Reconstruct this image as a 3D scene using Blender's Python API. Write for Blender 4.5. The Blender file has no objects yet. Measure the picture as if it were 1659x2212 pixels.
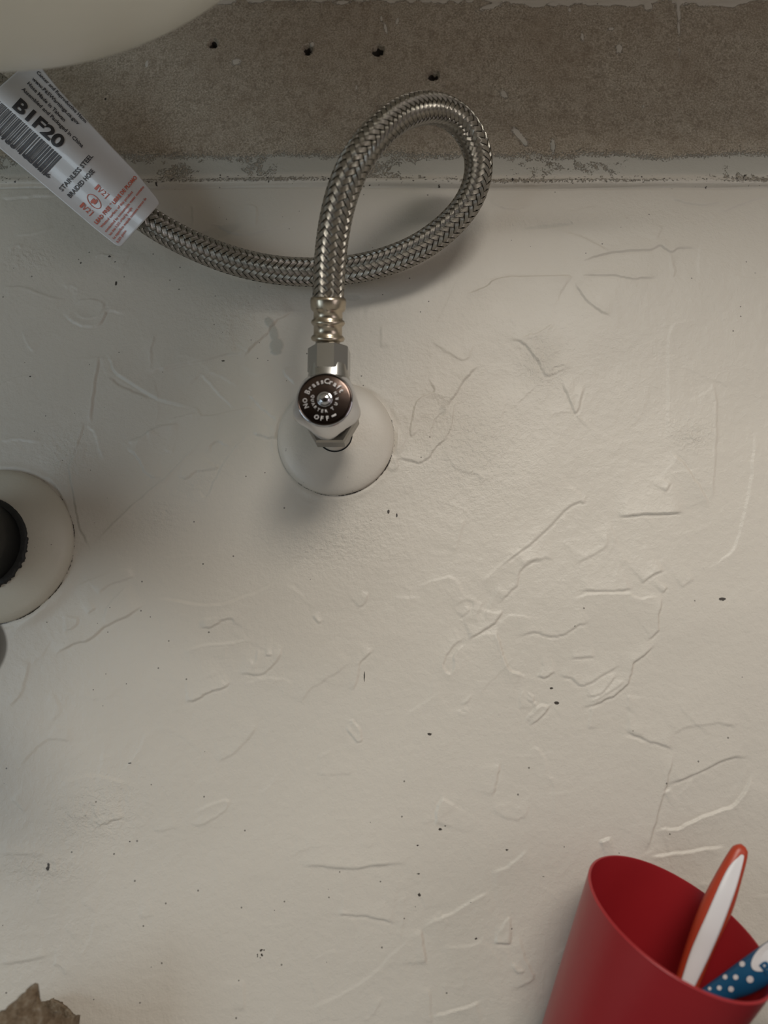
import bpy, bmesh, math, random
import numpy as np
from mathutils import Vector, Matrix
random.seed(7); rng = np.random.default_rng(7)
PI = math.pi

# ------------------------------------------------------------------ camera
F = 1528.0; D = 0.372; CX, CY = 829.5, 1106.0           # focal length in px of the 1659x2212 frame, distance to wall
TH = math.atan(274 / F); PS = math.atan(20 / F)
CAM = np.array([0, -D, 0.5])
cam = bpy.data.cameras.new('camera'); co = bpy.data.objects.new('camera', cam)
bpy.context.scene.collection.objects.link(co); bpy.context.scene.camera = co
co.location = CAM; co.rotation_euler = (PI / 2 + TH, 0, PS)
cam.sensor_fit = 'VERTICAL'; cam.sensor_height = 36; cam.lens = 36 * F / 2212
cam.clip_start = 0.01
cam.dof.use_dof = True; cam.dof.focus_distance = 0.385; cam.dof.aperture_fstop = 6.0

# ------------------------------------------------------------------ world, lights, exposure
sc = bpy.context.scene
w = bpy.data.worlds.new('world'); sc.world = w; w.use_nodes = True
w.node_tree.nodes['Background'].inputs[0].default_value = (0.62, 0.64, 0.66, 1)
w.node_tree.nodes['Background'].inputs[1].default_value = 0.25
sc.view_settings.view_transform = 'Standard'; sc.view_settings.look = 'None'
sc.view_settings.gamma = 1; sc.view_settings.use_curve_mapping = False
sc.view_settings.exposure = -0.05
def area(name, loc, aim, sx, sy, power, col):
    l = bpy.data.lights.new(name, 'AREA'); l.shape = 'RECTANGLE'; l.size = sx; l.size_y = sy; l.energy = power; l.color = col
    o = bpy.data.objects.new(name, l); sc.collection.objects.link(o); o.location = loc
    o.rotation_euler = (Vector(aim) - Vector(loc)).to_track_quat('-Z', 'Y').to_euler(); return o
area('window_light_left', (-1.05, -0.9, 0.32), (0, 0, .40), .5, .6, 3.9, (.72, .88, 1.0))
area('window_light_right', (1.05, -0.95, 0.55), (0, 0, .42), .5, .8, 1.9, (1.0, .90, .95))
area('added_key_light', (0.22, -1.12, 1.33), (0.02, 0, .55), .62, .42, 12.8, (1.0, .95, .87))  # added lamp hanging free in the room, placed to brighten the wall centre

# ------------------------------------------------------------------ photo pixel -> point at a height h off the wall
def Rx(a): c, s = math.cos(a), math.sin(a); return np.array([[1, 0, 0], [0, c, -s], [0, s, c]])
def Rz(a): c, s = math.cos(a), math.sin(a); return np.array([[c, -s, 0], [s, c, 0], [0, 0, 1]])
R = Rz(PS) @ Rx(PI / 2 + TH)
def P(u, v, h=0.0):
    r = R @ np.array([u - CX, CY - v, -F]); return CAM + (D - h) / r[1] * r
def PA(u, v, h):                                         # arrays
    r = np.stack([u - CX, CY - v, np.full_like(u, -F)], -1) @ R.T
    return CAM + ((D - h) / r[..., 1])[..., None] * r

# ------------------------------------------------------------------ mesh helpers
def obj(name, verts, faces, mat=None, parent=None, smooth=True, loc=None, uvs=None, kind=None, label=None, autos=None):
    verts = np.asarray(verts, float)
    base = np.array(loc if loc is not None else (parent['_o'] if parent and '_o' in parent else (0, 0, 0)), float)
    me = bpy.data.meshes.new(name)
    me.from_pydata((verts - base).tolist(), [], [tuple(int(i) for i in f) for f in faces])
    if uvs is not None:
        ul = me.uv_layers.new(name='UVMap'); li = np.zeros(len(me.loops), int); me.loops.foreach_get('vertex_index', li)
        ul.data.foreach_set('uv', np.asarray(uvs, float)[li].ravel())
    bm = bmesh.new(); bm.from_mesh(me); bmesh.ops.recalc_face_normals(bm, faces=bm.faces[:]); bm.to_mesh(me); bm.free()
    me.polygons.foreach_set('use_smooth', [smooth] * len(me.polygons))
    if mat: me.materials.append(mat)
    if autos: me.set_sharp_from_angle(angle=math.radians(autos))
    o = bpy.data.objects.new(name, me); sc.collection.objects.link(o)
    if parent:
        o.parent = parent; root = np.array(parent['_o'], float); o.location = base - root
    else: o.location = base
    o['_o'] = tuple(base.tolist())
    if kind: o['kind'] = kind
    if label: o['label'] = label
    return o
def empty(name, loc):
    o = bpy.data.objects.new(name, None); sc.collection.objects.link(o); o.location = loc; o.empty_display_size = .02
    o['_o'] = tuple(float(x) for x in loc); return o
def tag(o, label, cat, group=None):
    o['label'] = label; o['category'] = cat
    if group: o['group'] = group
    return o
def frame(a):                                            # orthonormal pair perpendicular to a
    a = np.asarray(a, float); a = a / np.linalg.norm(a)
    t = np.array([1., 0, 0]) if abs(a[0]) < .9 else np.array([0, 0, 1.])
    e = np.cross(a, t); e /= np.linalg.norm(e); return a, e, np.cross(a, e)
def lathe(prof, origin, axis, n=64, ref=None, mod=None, caps=(True, True)):
    """prof: list of (distance along axis, radius); mod(theta, k) multiplies radius"""
    a, e, g = frame(axis)
    if ref is not None:
        g = np.cross(a, ref); g /= np.linalg.norm(g); e = np.cross(g, a)
    V = []; Fc = []
    for k, (s, r) in enumerate(prof):
        for i in range(n):
            t = 2 * PI * i / n; rr = r * (mod(t, k) if mod else 1)
            V.append(np.asarray(origin) + a * s + rr * (math.cos(t) * e + math.sin(t) * g))
    for k in range(len(prof) - 1):
        for i in range(n):
            j = (i + 1) % n; Fc.append((k * n + i, k * n + j, (k + 1) * n + j, (k + 1) * n + i))
    if caps[0]: Fc.append(tuple(range(n))[::-1])
    if caps[1]: Fc.append(tuple(range((len(prof) - 1) * n, len(prof) * n)))
    return V, Fc
def hexprism(origin, axis, ref, R0, L, ch=.12, n=6):
    """chamfered hexagonal nut"""
    prof = [(0, R0 * (1 - ch)), (L * .12, R0), (L * .88, R0), (L, R0 * (1 - ch))]
    return lathe(prof, origin, axis, n, ref)
def box(lo, hi):
    x0, y0, z0 = lo; x1, y1, z1 = hi
    V = [(x0, y0, z0), (x1, y0, z0), (x1, y1, z0), (x0, y1, z0), (x0, y0, z1), (x1, y0, z1), (x1, y1, z1), (x0, y1, z1)]
    return V, [(0, 3, 2, 1), (4, 5, 6, 7), (0, 1, 5, 4), (1, 2, 6, 5), (2, 3, 7, 6), (3, 0, 4, 7)]
def join(*ms):
    V = []; Fc = []
    for v, f in ms:
        b = len(V); V += list(v); Fc += [tuple(i + b for i in q) for q in f]
    return V, Fc
def catmull(pts, n=24):
    p = np.array(pts, float); p = np.vstack([2 * p[0] - p[1], p, 2 * p[-1] - p[-2]]); out = []
    for i in range(1, len(p) - 2):
        for k in range(n):
            t = k / n; a, b, c, d = p[i - 1], p[i], p[i + 1], p[i + 2]
            out.append(.5 * (2 * b + (c - a) * t + (2 * a - 5 * b + 4 * c - d) * t * t + (3 * b - a - 3 * c + d) * t ** 3))
    out.append(p[-2]); return np.array(out)
def resample(c, step):
    s = np.r_[0, np.cumsum(np.linalg.norm(np.diff(c, axis=0), axis=1))]; n = max(2, int(s[-1] / step) + 1)
    t = np.linspace(0, s[-1], n); return np.stack([np.interp(t, s, c[:, k]) for k in range(c.shape[1])], 1), t
def smooth_path(c, it):
    c = c.copy()
    for _ in range(it): c[1:-1] = .25 * c[:-2] + .5 * c[1:-1] + .25 * c[2:]
    return c
def frames(c):                                           # parallel transport
    T = np.gradient(c, axis=0); T /= np.linalg.norm(T, axis=1)[:, None]
    _, e, _ = frame(T[0]); E = [e]
    for i in range(1, len(c)):
        e = E[-1] - T[i] * np.dot(E[-1], T[i]); E.append(e / np.linalg.norm(e))
    E = np.array(E); return T, E, np.cross(T, E)

# ------------------------------------------------------------------ materials
class NT:
    def __init__(s, name, **kw):
        s.m = bpy.data.materials.new(name); s.m.use_nodes = True; s.t = s.m.node_tree; s.b = s.t.nodes['Principled BSDF']
        for k, v in kw.items(): s.set(k, v)
    def set(s, k, v):
        s.b.inputs[{'base': 'Base Color', 'rough': 'Roughness', 'metal': 'Metallic', 'spec': 'Specular IOR Level', 'coat': 'Coat Weight', 'croug': 'Coat Roughness', 'sss': 'Subsurface Weight', 'normal': 'Normal', 'trans': 'Transmission Weight'}[k]].default_value = (*v, 1) if isinstance(v, tuple) and len(v) == 3 else v
    def n(s, t, props=None, **ins):
        x = s.t.nodes.new(t)
        for k, v in (props or {}).items(): setattr(x, k, v)
        for k, v in ins.items():
            key = int(k[1:]) if k[0] == 'i' and k[1:].isdigit() else k
            if isinstance(v, bpy.types.NodeSocket): s.t.links.new(v, x.inputs[key])
            else: x.inputs[key].default_value = v
        return x
    def l(s, a, b): s.t.links.new(a, s.b.inputs[b])
    def coord(s, o='Object'): return s.n('ShaderNodeTexCoord').outputs[o]
    def noise(s, vec, scale, detail=4, rough=.6): return s.n('ShaderNodeTexNoise', None, Vector=vec, Scale=scale, Detail=detail, Roughness=rough).outputs['Fac']
    def math(s, op, a, b=0.0, clamp=False): return s.n('ShaderNodeMath', {'operation': op, 'use_clamp': clamp}, i0=a, i1=b).outputs[0]
    def ramp(s, fac, stops):
        r = s.n('ShaderNodeValToRGB', None, Fac=fac); e = r.color_ramp.elements
        while len(e) < len(stops): e.new(.5)
        for q, (p, c) in zip(e, stops): q.position = p; q.color = (*c, 1) if len(c) == 3 else c
        return r.outputs[0]
    def mix(s, fac, a, b):
        x = s.t.nodes.new('ShaderNodeMix'); x.data_type = 'RGBA'
        for k, v in ((0, fac), (6, a), (7, b)):
            if isinstance(v, bpy.types.NodeSocket): s.t.links.new(v, x.inputs[k])
            else: x.inputs[k].default_value = (*v, 1) if isinstance(v, tuple) and len(v) == 3 else v
        return x.outputs[2]
    def attr(s, n): return s.n('ShaderNodeAttribute', {'attribute_name': n}).outputs['Fac']
    def bump(s, hgt, dist, strength=1.0, normal=None):
        kw = dict(Height=hgt, Distance=dist, Strength=strength)
        if normal is not None: kw['Normal'] = normal
        return s.n('ShaderNodeBump', None, **kw).outputs[0]

def wall_material():
    N = NT('painted_plaster'); c = N.coord()
    bare = N.attr('bare'); dark = N.attr('dark'); dab = N.attr('dab'); rg = N.attr('rugged')
    big = N.noise(c, 9, 3); mid = N.noise(c, 60, 5)
    paint = N.mix(N.math('MULTIPLY', big, .9), (.57, .525, .455), (.63, .58, .505))
    # fine dirt specks on the paint
    vo = N.n('ShaderNodeTexVoronoi', {'feature': 'F1'}, Vector=c, Scale=190.0); vd = vo.outputs['Distance']; vc = vo.outputs['Color']
    sep = N.n('ShaderNodeSeparateColor', None, Color=vc)
    on = N.math('GREATER_THAN', sep.outputs[0], .70)
    sz = N.math('MULTIPLY', sep.outputs[1], .10)
    d = N.math('ADD', vd, N.math('MULTIPLY', N.noise(c, 1500, 1), .03))
    speck = N.math('MULTIPLY', N.math('LESS_THAN', d, N.math('ADD', sz, .012)), on)
    paint = N.mix(N.math('MULTIPLY', speck, .75), paint, (.10, .085, .07))
    # grey dab
    paint = N.mix(N.math('MULTIPLY', dab, .62), paint, (.34, .34, .30))
    # bare paper
    fib = N.n('ShaderNodeMapping', None, Vector=c); fib.inputs['Scale'].default_value = (1, 1, 1)
    f1 = N.noise(c, 900, 6, .75); f2 = N.noise(c, 2600, 3, .7); f3 = N.noise(c, 25, 4)
    paper = N.ramp(f1, [(.30, (.23, .185, .135)), (.46, (.44, .375, .285)), (.58, (.66, .585, .475)), (.70, (.82, .76, .66))])
    paper = N.mix(N.math('MULTIPLY', N.math('GREATER_THAN', f2, .60), .4), paper, (.10, .08, .06))
    paper = N.mix(N.math('MULTIPLY', N.n('ShaderNodeMapRange', None, Value=f3, **{'From Min': .35, 'From Max': .7}).outputs[0], .45), paper, (.36, .275, .195))
    f4 = N.noise(c, 150, 5, .7)
    paper = N.mix(N.n('ShaderNodeMapRange', None, Value=f4, **{'From Min': .50, 'From Max': .72, 'To Max': .55}).outputs[0], paper, (.26, .20, .14))
    paper = N.mix(N.n('ShaderNodeMapRange', None, Value=f4, **{'From Min': .48, 'From Max': .30, 'To Max': .45}).outputs[0], paper, (.62, .56, .46))
    edge = N.math('ADD', bare, N.math('MULTIPLY', N.math('MULTIPLY', N.math('SUBTRACT', f1, .5), 3.2), N.math('MULTIPLY', bare, 3.0, True)))
    bm_ = N.n('ShaderNodeMapRange', {'interpolation_type': 'SMOOTHSTEP'}, Value=edge, **{'From Min': .35, 'From Max': .65}).outputs[0]
    col = N.mix(bm_, paint, paper)
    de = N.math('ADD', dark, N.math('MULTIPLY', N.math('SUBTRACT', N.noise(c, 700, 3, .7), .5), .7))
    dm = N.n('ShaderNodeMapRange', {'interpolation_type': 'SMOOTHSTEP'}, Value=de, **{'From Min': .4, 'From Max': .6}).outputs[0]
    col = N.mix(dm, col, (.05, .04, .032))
    N.l(col, 'Base Color')
    rr = N.n('ShaderNodeMapRange', None, Value=mid, **{'To Min': .36, 'To Max': .50}).outputs[0]
    N.l(N.mix(bm_, rr, (.85, .85, .85)), 'Roughness')
    b1 = N.bump(N.noise(c, 260, 5, .55), .0007, .55)
    b2 = N.bump(N.noise(c, 900, 4, .6), .00022, .6, b1)
    b2 = N.bump(N.math('MULTIPLY', N.noise(c, 520, 4, .6), rg), .0007, 1.0, b2)
    b3 = N.bump(N.math('MULTIPLY', f1, bm_), .0007, 1.0, b2)
    N.l(b3, 'Normal'); return N.m
M = {}
M['wall'] = wall_material()
def flange_paint(name, c0, c1):
    N = NT(name, rough=.42); c = N.coord()
    vo = N.n('ShaderNodeTexVoronoi', None, Vector=c, Scale=420.0); sep = N.n('ShaderNodeSeparateColor', None, Color=vo.outputs['Color'])
    sp = N.math('MULTIPLY', N.math('LESS_THAN', vo.outputs['Distance'], N.math('MULTIPLY', sep.outputs[1], .13)), N.math('GREATER_THAN', sep.outputs[0], .82))
    base = N.mix(N.noise(c, 40, 4), c0, c1)
    N.l(N.mix(N.math('MULTIPLY', sp, .8), base, (.09, .07, .055)), 'Base Color')
    N.l(N.bump(N.noise(c, 420, 4), .0004, .5), 'Normal'); return N.m
M['flange'] = flange_paint('painted_flange', (.55, .505, .44), (.60, .55, .48))
M['flange_aged'] = flange_paint('aged_painted_flange', (.50, .46, .375), (.58, .54, .455))
def simple(name, base, rough=.5, metal=0.0, bump=None, **kw):
    N = NT(name, base=base, rough=rough, metal=metal, **kw)
    c = N.coord(); sc_, ds = bump or (300, .0001)
    N.l(N.bump(N.noise(c, sc_, 4), ds, .5), 'Normal')
    N.l(N.mix(N.math('MULTIPLY', N.noise(c, 30, 3), .35), base, tuple(x * .82 for x in base)), 'Base Color')
    return N.m
M['chrome'] = simple('chrome', (.64, .64, .66), .08, 1.0, (90, .00003))
M['chrome_dull'] = simple('satin_chrome', (.50, .49, .47), .25, 1.0, (200, .00005))
M['nut'] = simple('dull_nut', (.36, .345, .32), .33, 1.0, (200, .00006))
M['nickel'] = simple('warm_nickel', (.53, .46, .36), .28, 1.0, (300, .00006))
M['face'] = simple('dark_reflection_chrome', (.10, .072, .06), .16, 1.0, (300, .00004))  # chrome with the dark reflection put into its base colour
M['letter'] = simple('cast_lettering', (.62, .60, .60), .30, 1.0)
M['black'] = simple('black_plastic', (.010, .0105, .010), .38, 0, (200, .0002))
M['soot'] = simple('black_sealant', (.012, .012, .011), .6, 0, (600, .0005))
M['gap'] = simple('dark_gap', (.01, .01, .01), .8)  # flat black for gaps, also the shadow put on the valve body
M['ceramic'] = simple('ceramic', (.86, .845, .76), .30, 0, (30, .00008))
M['vinyl'] = simple('white_vinyl_label', (.62, .60, .60), .33, 0, (60, .0001), coat=.2)
M['ink'] = simple('black_ink', (.03, .026, .028), .5)
M['ink_soft'] = simple('grey_ink', (.06, .055, .06), .5)
M['red_ink'] = simple('red_ink', (.58, .13, .08), .5)
M['cup'] = simple('red_plastic', (.33, .015, .020), .36, 0, (150, .00015))
M['orange'] = simple('orange_rubber', (.42, .045, .016), .38, 0, (200, .0001))
M['white_plastic'] = simple('white_plastic', (.72, .69, .69), .3)
M['grey_plastic'] = simple('grey_plastic', (.085, .095, .10), .5)
M['blue'] = simple('blue_plastic', (.008, .085, .19), .35)
M['wood'] = simple('dark_wood', (.055, .035, .025), .5, 0, (40, .001))
M['floor'] = simple('floor_tile', (.40, .39, .36), .5, 0, (40, .0004))
M['room'] = simple('room_paint', (.30, .29, .27), .7)
def braid_mat():
    N = NT('braided_steel', base=(.47, .435, .385), rough=.22, metal=1.0)
    uv = N.n('ShaderNodeTexCoord').outputs['UV']; s = N.n('ShaderNodeSeparateXYZ', None, Vector=uv)
    wv = N.math('SINE', N.math('MULTIPLY', s.outputs[0], 2 * PI * 6))
    N.l(N.bump(wv, .00009, 1.0), 'Normal')
    c = N.coord(); N.l(N.mix(N.noise(c, 160, 3), (.33, .305, .27), (.53, .50, .445)), 'Base Color'); return N.m
M['braid'] = braid_mat()
def cardboard():
    N = NT('torn_cardboard', rough=.9); c = N.coord()
    f = N.noise(c, 260, 8, .75)
    N.l(N.ramp(f, [(.3, (.12, .075, .04)), (.48, (.27, .19, .115)), (.60, (.38, .30, .21)), (.72, (.62, .56, .48))]), 'Base Color')
    N.l(N.bump(f, .003, 1.0), 'Normal'); return N.m
M['card'] = cardboard()

# ------------------------------------------------------------------ the wall: height field
STEP = .00065
xd = np.arange(-.262, .248, STEP); zd = np.arange(.300, .912, STEP)
X = np.r_[-1.2, -.8, -.5, -.34, xd, .34, .5, .8, 1.2]; Z = np.r_[0, .12, .22, zd, .98, 1.2, 1.8, 2.4]
GX, GZ = np.meshgrid(X, Z, indexing='ij'); H = np.zeros_like(GX)
def fade(x): return np.clip(x, 0, 1) ** 2 * (3 - 2 * np.clip(x, 0, 1))
def vnoise(cell, seed, sx=1.0, rot=0.0):                 # smooth value noise over the grid, cell size in metres
    r = np.random.default_rng(seed); cr, sr = math.cos(rot), math.sin(rot)
    a = ((GX * cr + GZ * sr) / sx + 5) / cell; b = ((-GX * sr + GZ * cr) + 5) / cell
    tab = r.random((256, 256)); i = np.floor(a).astype(int); j = np.floor(b).astype(int)
    fa = fade(a - i); fb = fade(b - j); i &= 255; j &= 255; i1 = (i + 1) & 255; j1 = (j + 1) & 255
    return (tab[i, j] * (1 - fa) + tab[i1, j] * fa) * (1 - fb) + (tab[i, j1] * (1 - fa) + tab[i1, j1] * fa) * fb - .5
H += vnoise(.11, 1) * .0030 + vnoise(.045, 2, 1.6, .5) * .0013 + vnoise(.018, 3, 2.0, .7) * .00045 + vnoise(.006, 4) * .00010
# where the texture is rugged (dabbed) rather than trowelled
def W(u, v): p = P(u, v); return p[0], p[2]
def blob(u, v, ru, rv, ang=0):
    x, z = W(u, v); dx = (GX - x) * 1000; dz = (GZ - z) * 1000; c, s = math.cos(ang), math.sin(ang)
    a = (dx * c + dz * s) / (ru * .26); b = (-dx * s + dz * c) / (rv * .26); return np.exp(-(a * a + b * b))
rug = np.zeros_like(GX)
for q in ((350, 1120, 70, 45, .7), (150, 990, 60, 40, -.9), (420, 1050, 60, 25, .6), (1010, 960, 110, 110, 0), (520, 700, 90, 60, 0), (1200, 480, 260, 25, 0), (820, 560, 60, 60, 0),
          (1170, 780, 50, 60, 0), (60, 560, 60, 30, 0), (700, 1160, 120, 60, 0), (190, 1760, 90, 60, .3), (90, 1870, 80, 30, 0), (1490, 940, 40, 30, 0)):
    rug = np.maximum(rug, blob(*q))
H += rug * (vnoise(.0035, 9) * .0003 + vnoise(.002, 10) * .00022)

def stroke(pts, b=.35, L=8.0, wd=.5, ridge=0.0, taper=.18):
    """trowel edge: a step of b mm (raised on the left of the travel direction) fading over L mm; ridge: raised (or cut) line in mm"""
    b *= 1.6; ridge *= 1.5; wd *= .62
    p = np.array([W(*q) for q in pts]) * 1000
    p = np.array(catmull(p, 5)) if len(p) > 2 else p
    j = rng.normal(0, .22, p.shape); j[0] = j[-1] = 0; p = p + j
    seg = np.diff(p, axis=0); ln = np.linalg.norm(seg, axis=1) + 1e-9; cum = np.r_[0, np.cumsum(ln)]; tot = cum[-1]
    mgn = max(L * 3, 4)
    i0, i1 = np.searchsorted(X * 1000, [p[:, 0].min() - mgn, p[:, 0].max() + mgn]); j0, j1 = np.searchsorted(Z * 1000, [p[:, 1].min() - mgn, p[:, 1].max() + mgn])
    if i1 <= i0 or j1 <= j0: return
    gx = GX[i0:i1, j0:j1] * 1000; gz = GZ[i0:i1, j0:j1] * 1000
    best = np.full(gx.shape, 1e9); sg = np.zeros_like(gx); tt = np.zeros_like(gx)
    for k in range(len(seg)):
        dx = gx - p[k, 0]; dz = gz - p[k, 1]; t = np.clip((dx * seg[k, 0] + dz * seg[k, 1]) / ln[k] ** 2, 0, 1)
        ex = dx - t * seg[k, 0]; ez = dz - t * seg[k, 1]; d = np.hypot(ex, ez); m = d < best
        best[m] = d[m]; sg[m] = np.sign(seg[k, 0] * dz - seg[k, 1] * dx)[m]; tt[m] = (cum[k] + t * ln[k])[m] / tot
    s = best * sg; tp = fade(np.minimum(tt, 1 - tt) / taper + .02)
    # fade beyond the ends
    e0 = np.hypot(gx - p[0, 0], gz - p[0, 1]); 
    if b:
        sb = s if b > 0 else -s
        st = fade((sb + wd) / (2 * wd)) * np.exp(-np.maximum(sb, 0) / L)
        H[i0:i1, j0:j1] += abs(b) * .001 * st * tp
    if abs(b) > .5: H[i0:i1, j0:j1] -= .00022 * np.exp(-((s * np.sign(b) + wd * 1.6) / .55) ** 2) * tp
    if ridge: H[i0:i1, j0:j1] += ridge * .001 * np.exp(-(best / (wd * 1.3)) ** 2) * tp
def C1(*p): return [(x / 2.592, 420 + y / 2.592) for x, y in p]
def C2(*p): return [(740 + x / 1.805, 420 + y / 1.805) for x, y in p]
def C3(*p): return [(x / 1.929, 1200 + y / 1.929) for x, y in p]
def C4(*p): return [(1000 + x / 2.517, 1400 + y / 2.517) for x, y in p]
def C5(*p): return [(500 + x / 2.183, 1700 + y / 2.183) for x, y in p]
def C7(*p): return [(100 + x / 3.072, 680 + y / 3.072) for x, y in p]
def C8(*p): return [(900 + x / 2.765, 1180 + y / 2.765) for x, y in p]
S = stroke
# upper left
S(C1((350, 650), (400, 710), (480, 740), (550, 735), (585, 690), (600, 655), (660, 660), (710, 680)), .5, 5, .5, .1)
S(C1((400, 640), (460, 690), (540, 690), (580, 640), (560, 600), (480, 590), (400, 620)), .25, 3, .5, .15)
S(C1((580, 890), (620, 930), (650, 1000), (760, 1075), (900, 1155), (1080, 1200)), .7, 7, .6)
S(C1((560, 890), (545, 1000), (525, 1150), (515, 1300)), -.35, 6, .8, .3)
S(C1((570, 900), (580, 960), (600, 1020)), .2, 4, .6)
S(C1((600, 1020), (700, 1085), (850, 1150)), -.4, 6, .9)
S(C1((835, 1010), (880, 990), (1000, 960), (1130, 940), (1250, 905), (1370, 890)), .8, 12, .7)
S(C1((1370, 930), (1400, 870), (1490, 790), (1540, 720), (1659, 650)), .8, 9, .7)
S(C1((870, 780), (850, 880), (850, 960), (870, 1000)), -.3, 6, .6, .2)
S(C1((1360, 950), (1400, 1000), (1480, 1020), (1540, 980)), .25, 5, .6)
S(C1((1040, 1090), (1120, 1015), (1160, 1040), (1220, 1110), (1330, 1215)), .3, 5, .5, .3)
S(C1((1160, 1020), (1190, 1000), (1270, 1040), (1340, 1080)), .25, 5, .5, .2)
S(C1((1060, 1180), (1110, 1210), (1150, 1250), (1300, 1220), (1400, 1205), (1470, 1240)), -.3, 6, .5, .25)
S(C1((940, 1270), (1050, 1240), (1110, 1230)), -.3, 5, .5, .2)
S(C1((820, 1340), (900, 1310), (1010, 1290)), -.3, 4, .5, .2)
S(C1((720, 1395), (820, 1350), (860, 1310)), -.3, 5, .5, .2)
S(C1((1390, 1120), (1450, 1190), (1560, 1280)), .45, 4, .4)
S(C1((1580, 980), (1610, 1030), (1659, 1070)), .5, 5, .5)
S(C1((490, 1290), (540, 1350), (570, 1440), (590, 1500)), .3, 6, .6, .15)
S(C1((0, 1385), (120, 1378), (240, 1395)), .25, 4, .5, .15)
S(C1((480, 1280), (455, 1370), (430, 1440), (425, 1500)), -.25, 5, .5, .2)
S(C1((80, 235), (180, 225), (300, 190)), .25, 6, .5, .15)
S(C1((120, 760), (160, 850), (200, 885)), .25, 6, .5, .15)
S(C1((0, 530), (120, 520), (230, 560), (370, 600)), -.25, 8, .8, .15)
S(C1((930, 100), (1000, 80), (1060, 60), (1080, 90), (1080, 190)), .3, 6, .5, .15)
S(C1((1110, 200), (1170, 182), (1230, 190), (1300, 225), (1380, 235), (1480, 220), (1659, 150)), .45, 7, .5)
S(C1((1380, 60), (1440, 90), (1430, 200)), -.3, 6, .6, .2)
S(C1((360, 530), (400, 515), (440, 545), (400, 555)), .2, 4, .5, .15)
S(C1((60, 320), (90, 290), (130, 300)), .3, 4, .5, .3)
S(C1((540, 360), (560, 335), (640, 345)), -.2, 3, .4, .3)
S(C1((0, 20), (60, 25), (120, 18), (330, 10)), .5, 5, .5)
# around the left flange
S(C7((230, 850), (205, 930), (165, 1000), (180, 1130), (205, 1260), (225, 1400), (280, 1510), (300, 1580)), .45, 9, .5)
S(C7((0, 1070), (60, 1120), (130, 1250), (180, 1400)), .5, 12, 1.0)
S(C7((330, 1520), (480, 1370), (640, 1220), (830, 1060), (1000, 880), (1080, 810)), -.3, 6, .7, .4)
S(C7((540, 890), (620, 960), (660, 1050), (720, 1085), (790, 1080)), .5, 5, .5)
S(C7((870, 1080), (940, 1090), (1000, 1050), (1130, 1025), (1140, 980)), .55, 5, .5)
S(C7((1090, 930), (1100, 870), (1150, 850), (1230, 890)), .45, 5, .5)
S(C7((1360, 780), (1270, 870), (1200, 960), (1130, 1080), (1060, 1215), (1000, 1140)), .45, 6, .6)
S(C7((1370, 785), (1440, 815), (1540, 825)), .6, 5, .6, -.15)
S(C7((560, 850), (640, 830), (740, 750), (890, 735)), -.25, 5, .5, .2)
S(C7((790, 905), (850, 920)), .3, 3, .4)
S(C7((1430, 690), (1500, 760), (1640, 900)), .2, 6, .6)
# right half
S(C2((470, 390), (540, 365), (620, 322), (740, 318), (880, 316), (910, 345)), -.55, 9, .45)
S(C2((920, 318), (1050, 318), (1120, 332), (1230, 330)), .35, 5, .45)
S(C2((900, 340), (940, 400), (1000, 455), (1050, 475)), .35, 7, .6)
S(C2((920, 265), (1020, 235), (1150, 222), (1205, 220), (1235, 205), (1280, 230), (1310, 215), (1400, 218)), .5, 7, .45)
S(C2((1220, 185), (1245, 130)), .3, 5, .5)
S(C2((1265, 230), (1285, 320), (1300, 280)), .3, 3, .5)
S(C2((1460, 80), (1560, 40), (1659, 5)), .35, 6, .5)
S(C2((1270, 20), (1380, 45), (1490, 38)), .35, 5, .5)
S(C2((560, 20), (640, 55), (740, 45)), .3, 5, .5)
S(C2((340, 560), (400, 610), (480, 640), (520, 560)), .2, 6, .5)
S(C2((650, 560), (700, 575), (760, 640), (800, 705), (860, 680)), .5, 7, .5)
S(C2((690, 560), (760, 540), (830, 500)), -.25, 6, .6, .15)
S(C2((800, 700), (830, 670), (870, 665), (820, 700)), .3, 2, .4, .2)
S(C2((850, 710), (880, 790), (910, 850), (930, 800), (945, 735)), .45, 6, .5)
S(C2((530, 665), (470, 730), (430, 790), (400, 835)), -.55, 7, .5)
S(C2((400, 840), (360, 880), (340, 950), (360, 965)), -.35, 5, .5)
S(C2((210, 1050), (225, 1030), (310, 1045), (370, 980), (420, 920), (435, 800)), .5, 8, .5)
S(C2((330, 710), (360, 765), (310, 790), (280, 830), (265, 940), (310, 900)), .35, 4, .5, .15)
S(C2((400, 960), (410, 1030), (460, 1075), (530, 1095), (535, 1140)), .25, 8, .7)
S(C2((960, 1150), (945, 1195), (890, 1215), (760, 1340), (600, 1460)), -.4, 8, .6)
S(C2((1070, 1255), (1180, 1248), (1340, 1240)), .75, 9, .6)
S(C2((1260, 1160), (1280, 1125)), .5, 4, .5)
S(C2((1280, 1000), (1340, 1060), (1400, 1150), (1440, 1220)), -.4, 9, .9)
S(C2((1420, 730), (1455, 760), (1460, 900), (1450, 1100), (1440, 1220)), -.3, 8, .8, .1)
S(C2((1270, 980), (1270, 700), (1280, 520), (1390, 490)), -.2, 9, .9)
S(C2((1610, 920), (1590, 1130), (1530, 1370), (1420, 1460)), .3, 9, .9)
S(C2((1040, 1270), (1080, 1370), (1120, 1450)), -.2, 8, .9)
S(C2((480, 1260), (440, 1400)), -.25, 8, .8)
S(C2((1040, 1310), (1020, 1380), (910, 1440)), -.3, 5, .5)
S(C2((840, 140), (930, 165), (1040, 225)), -.25, 8, .7)
S(C2((690, 470), (600, 460)), .15, 6, .6)
S(C2((150, 510), (150, 600)), .3, 4, .5)
S(C2((700, 1455), (740, 1425), (830, 1420)), .3, 6, .5)
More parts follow.
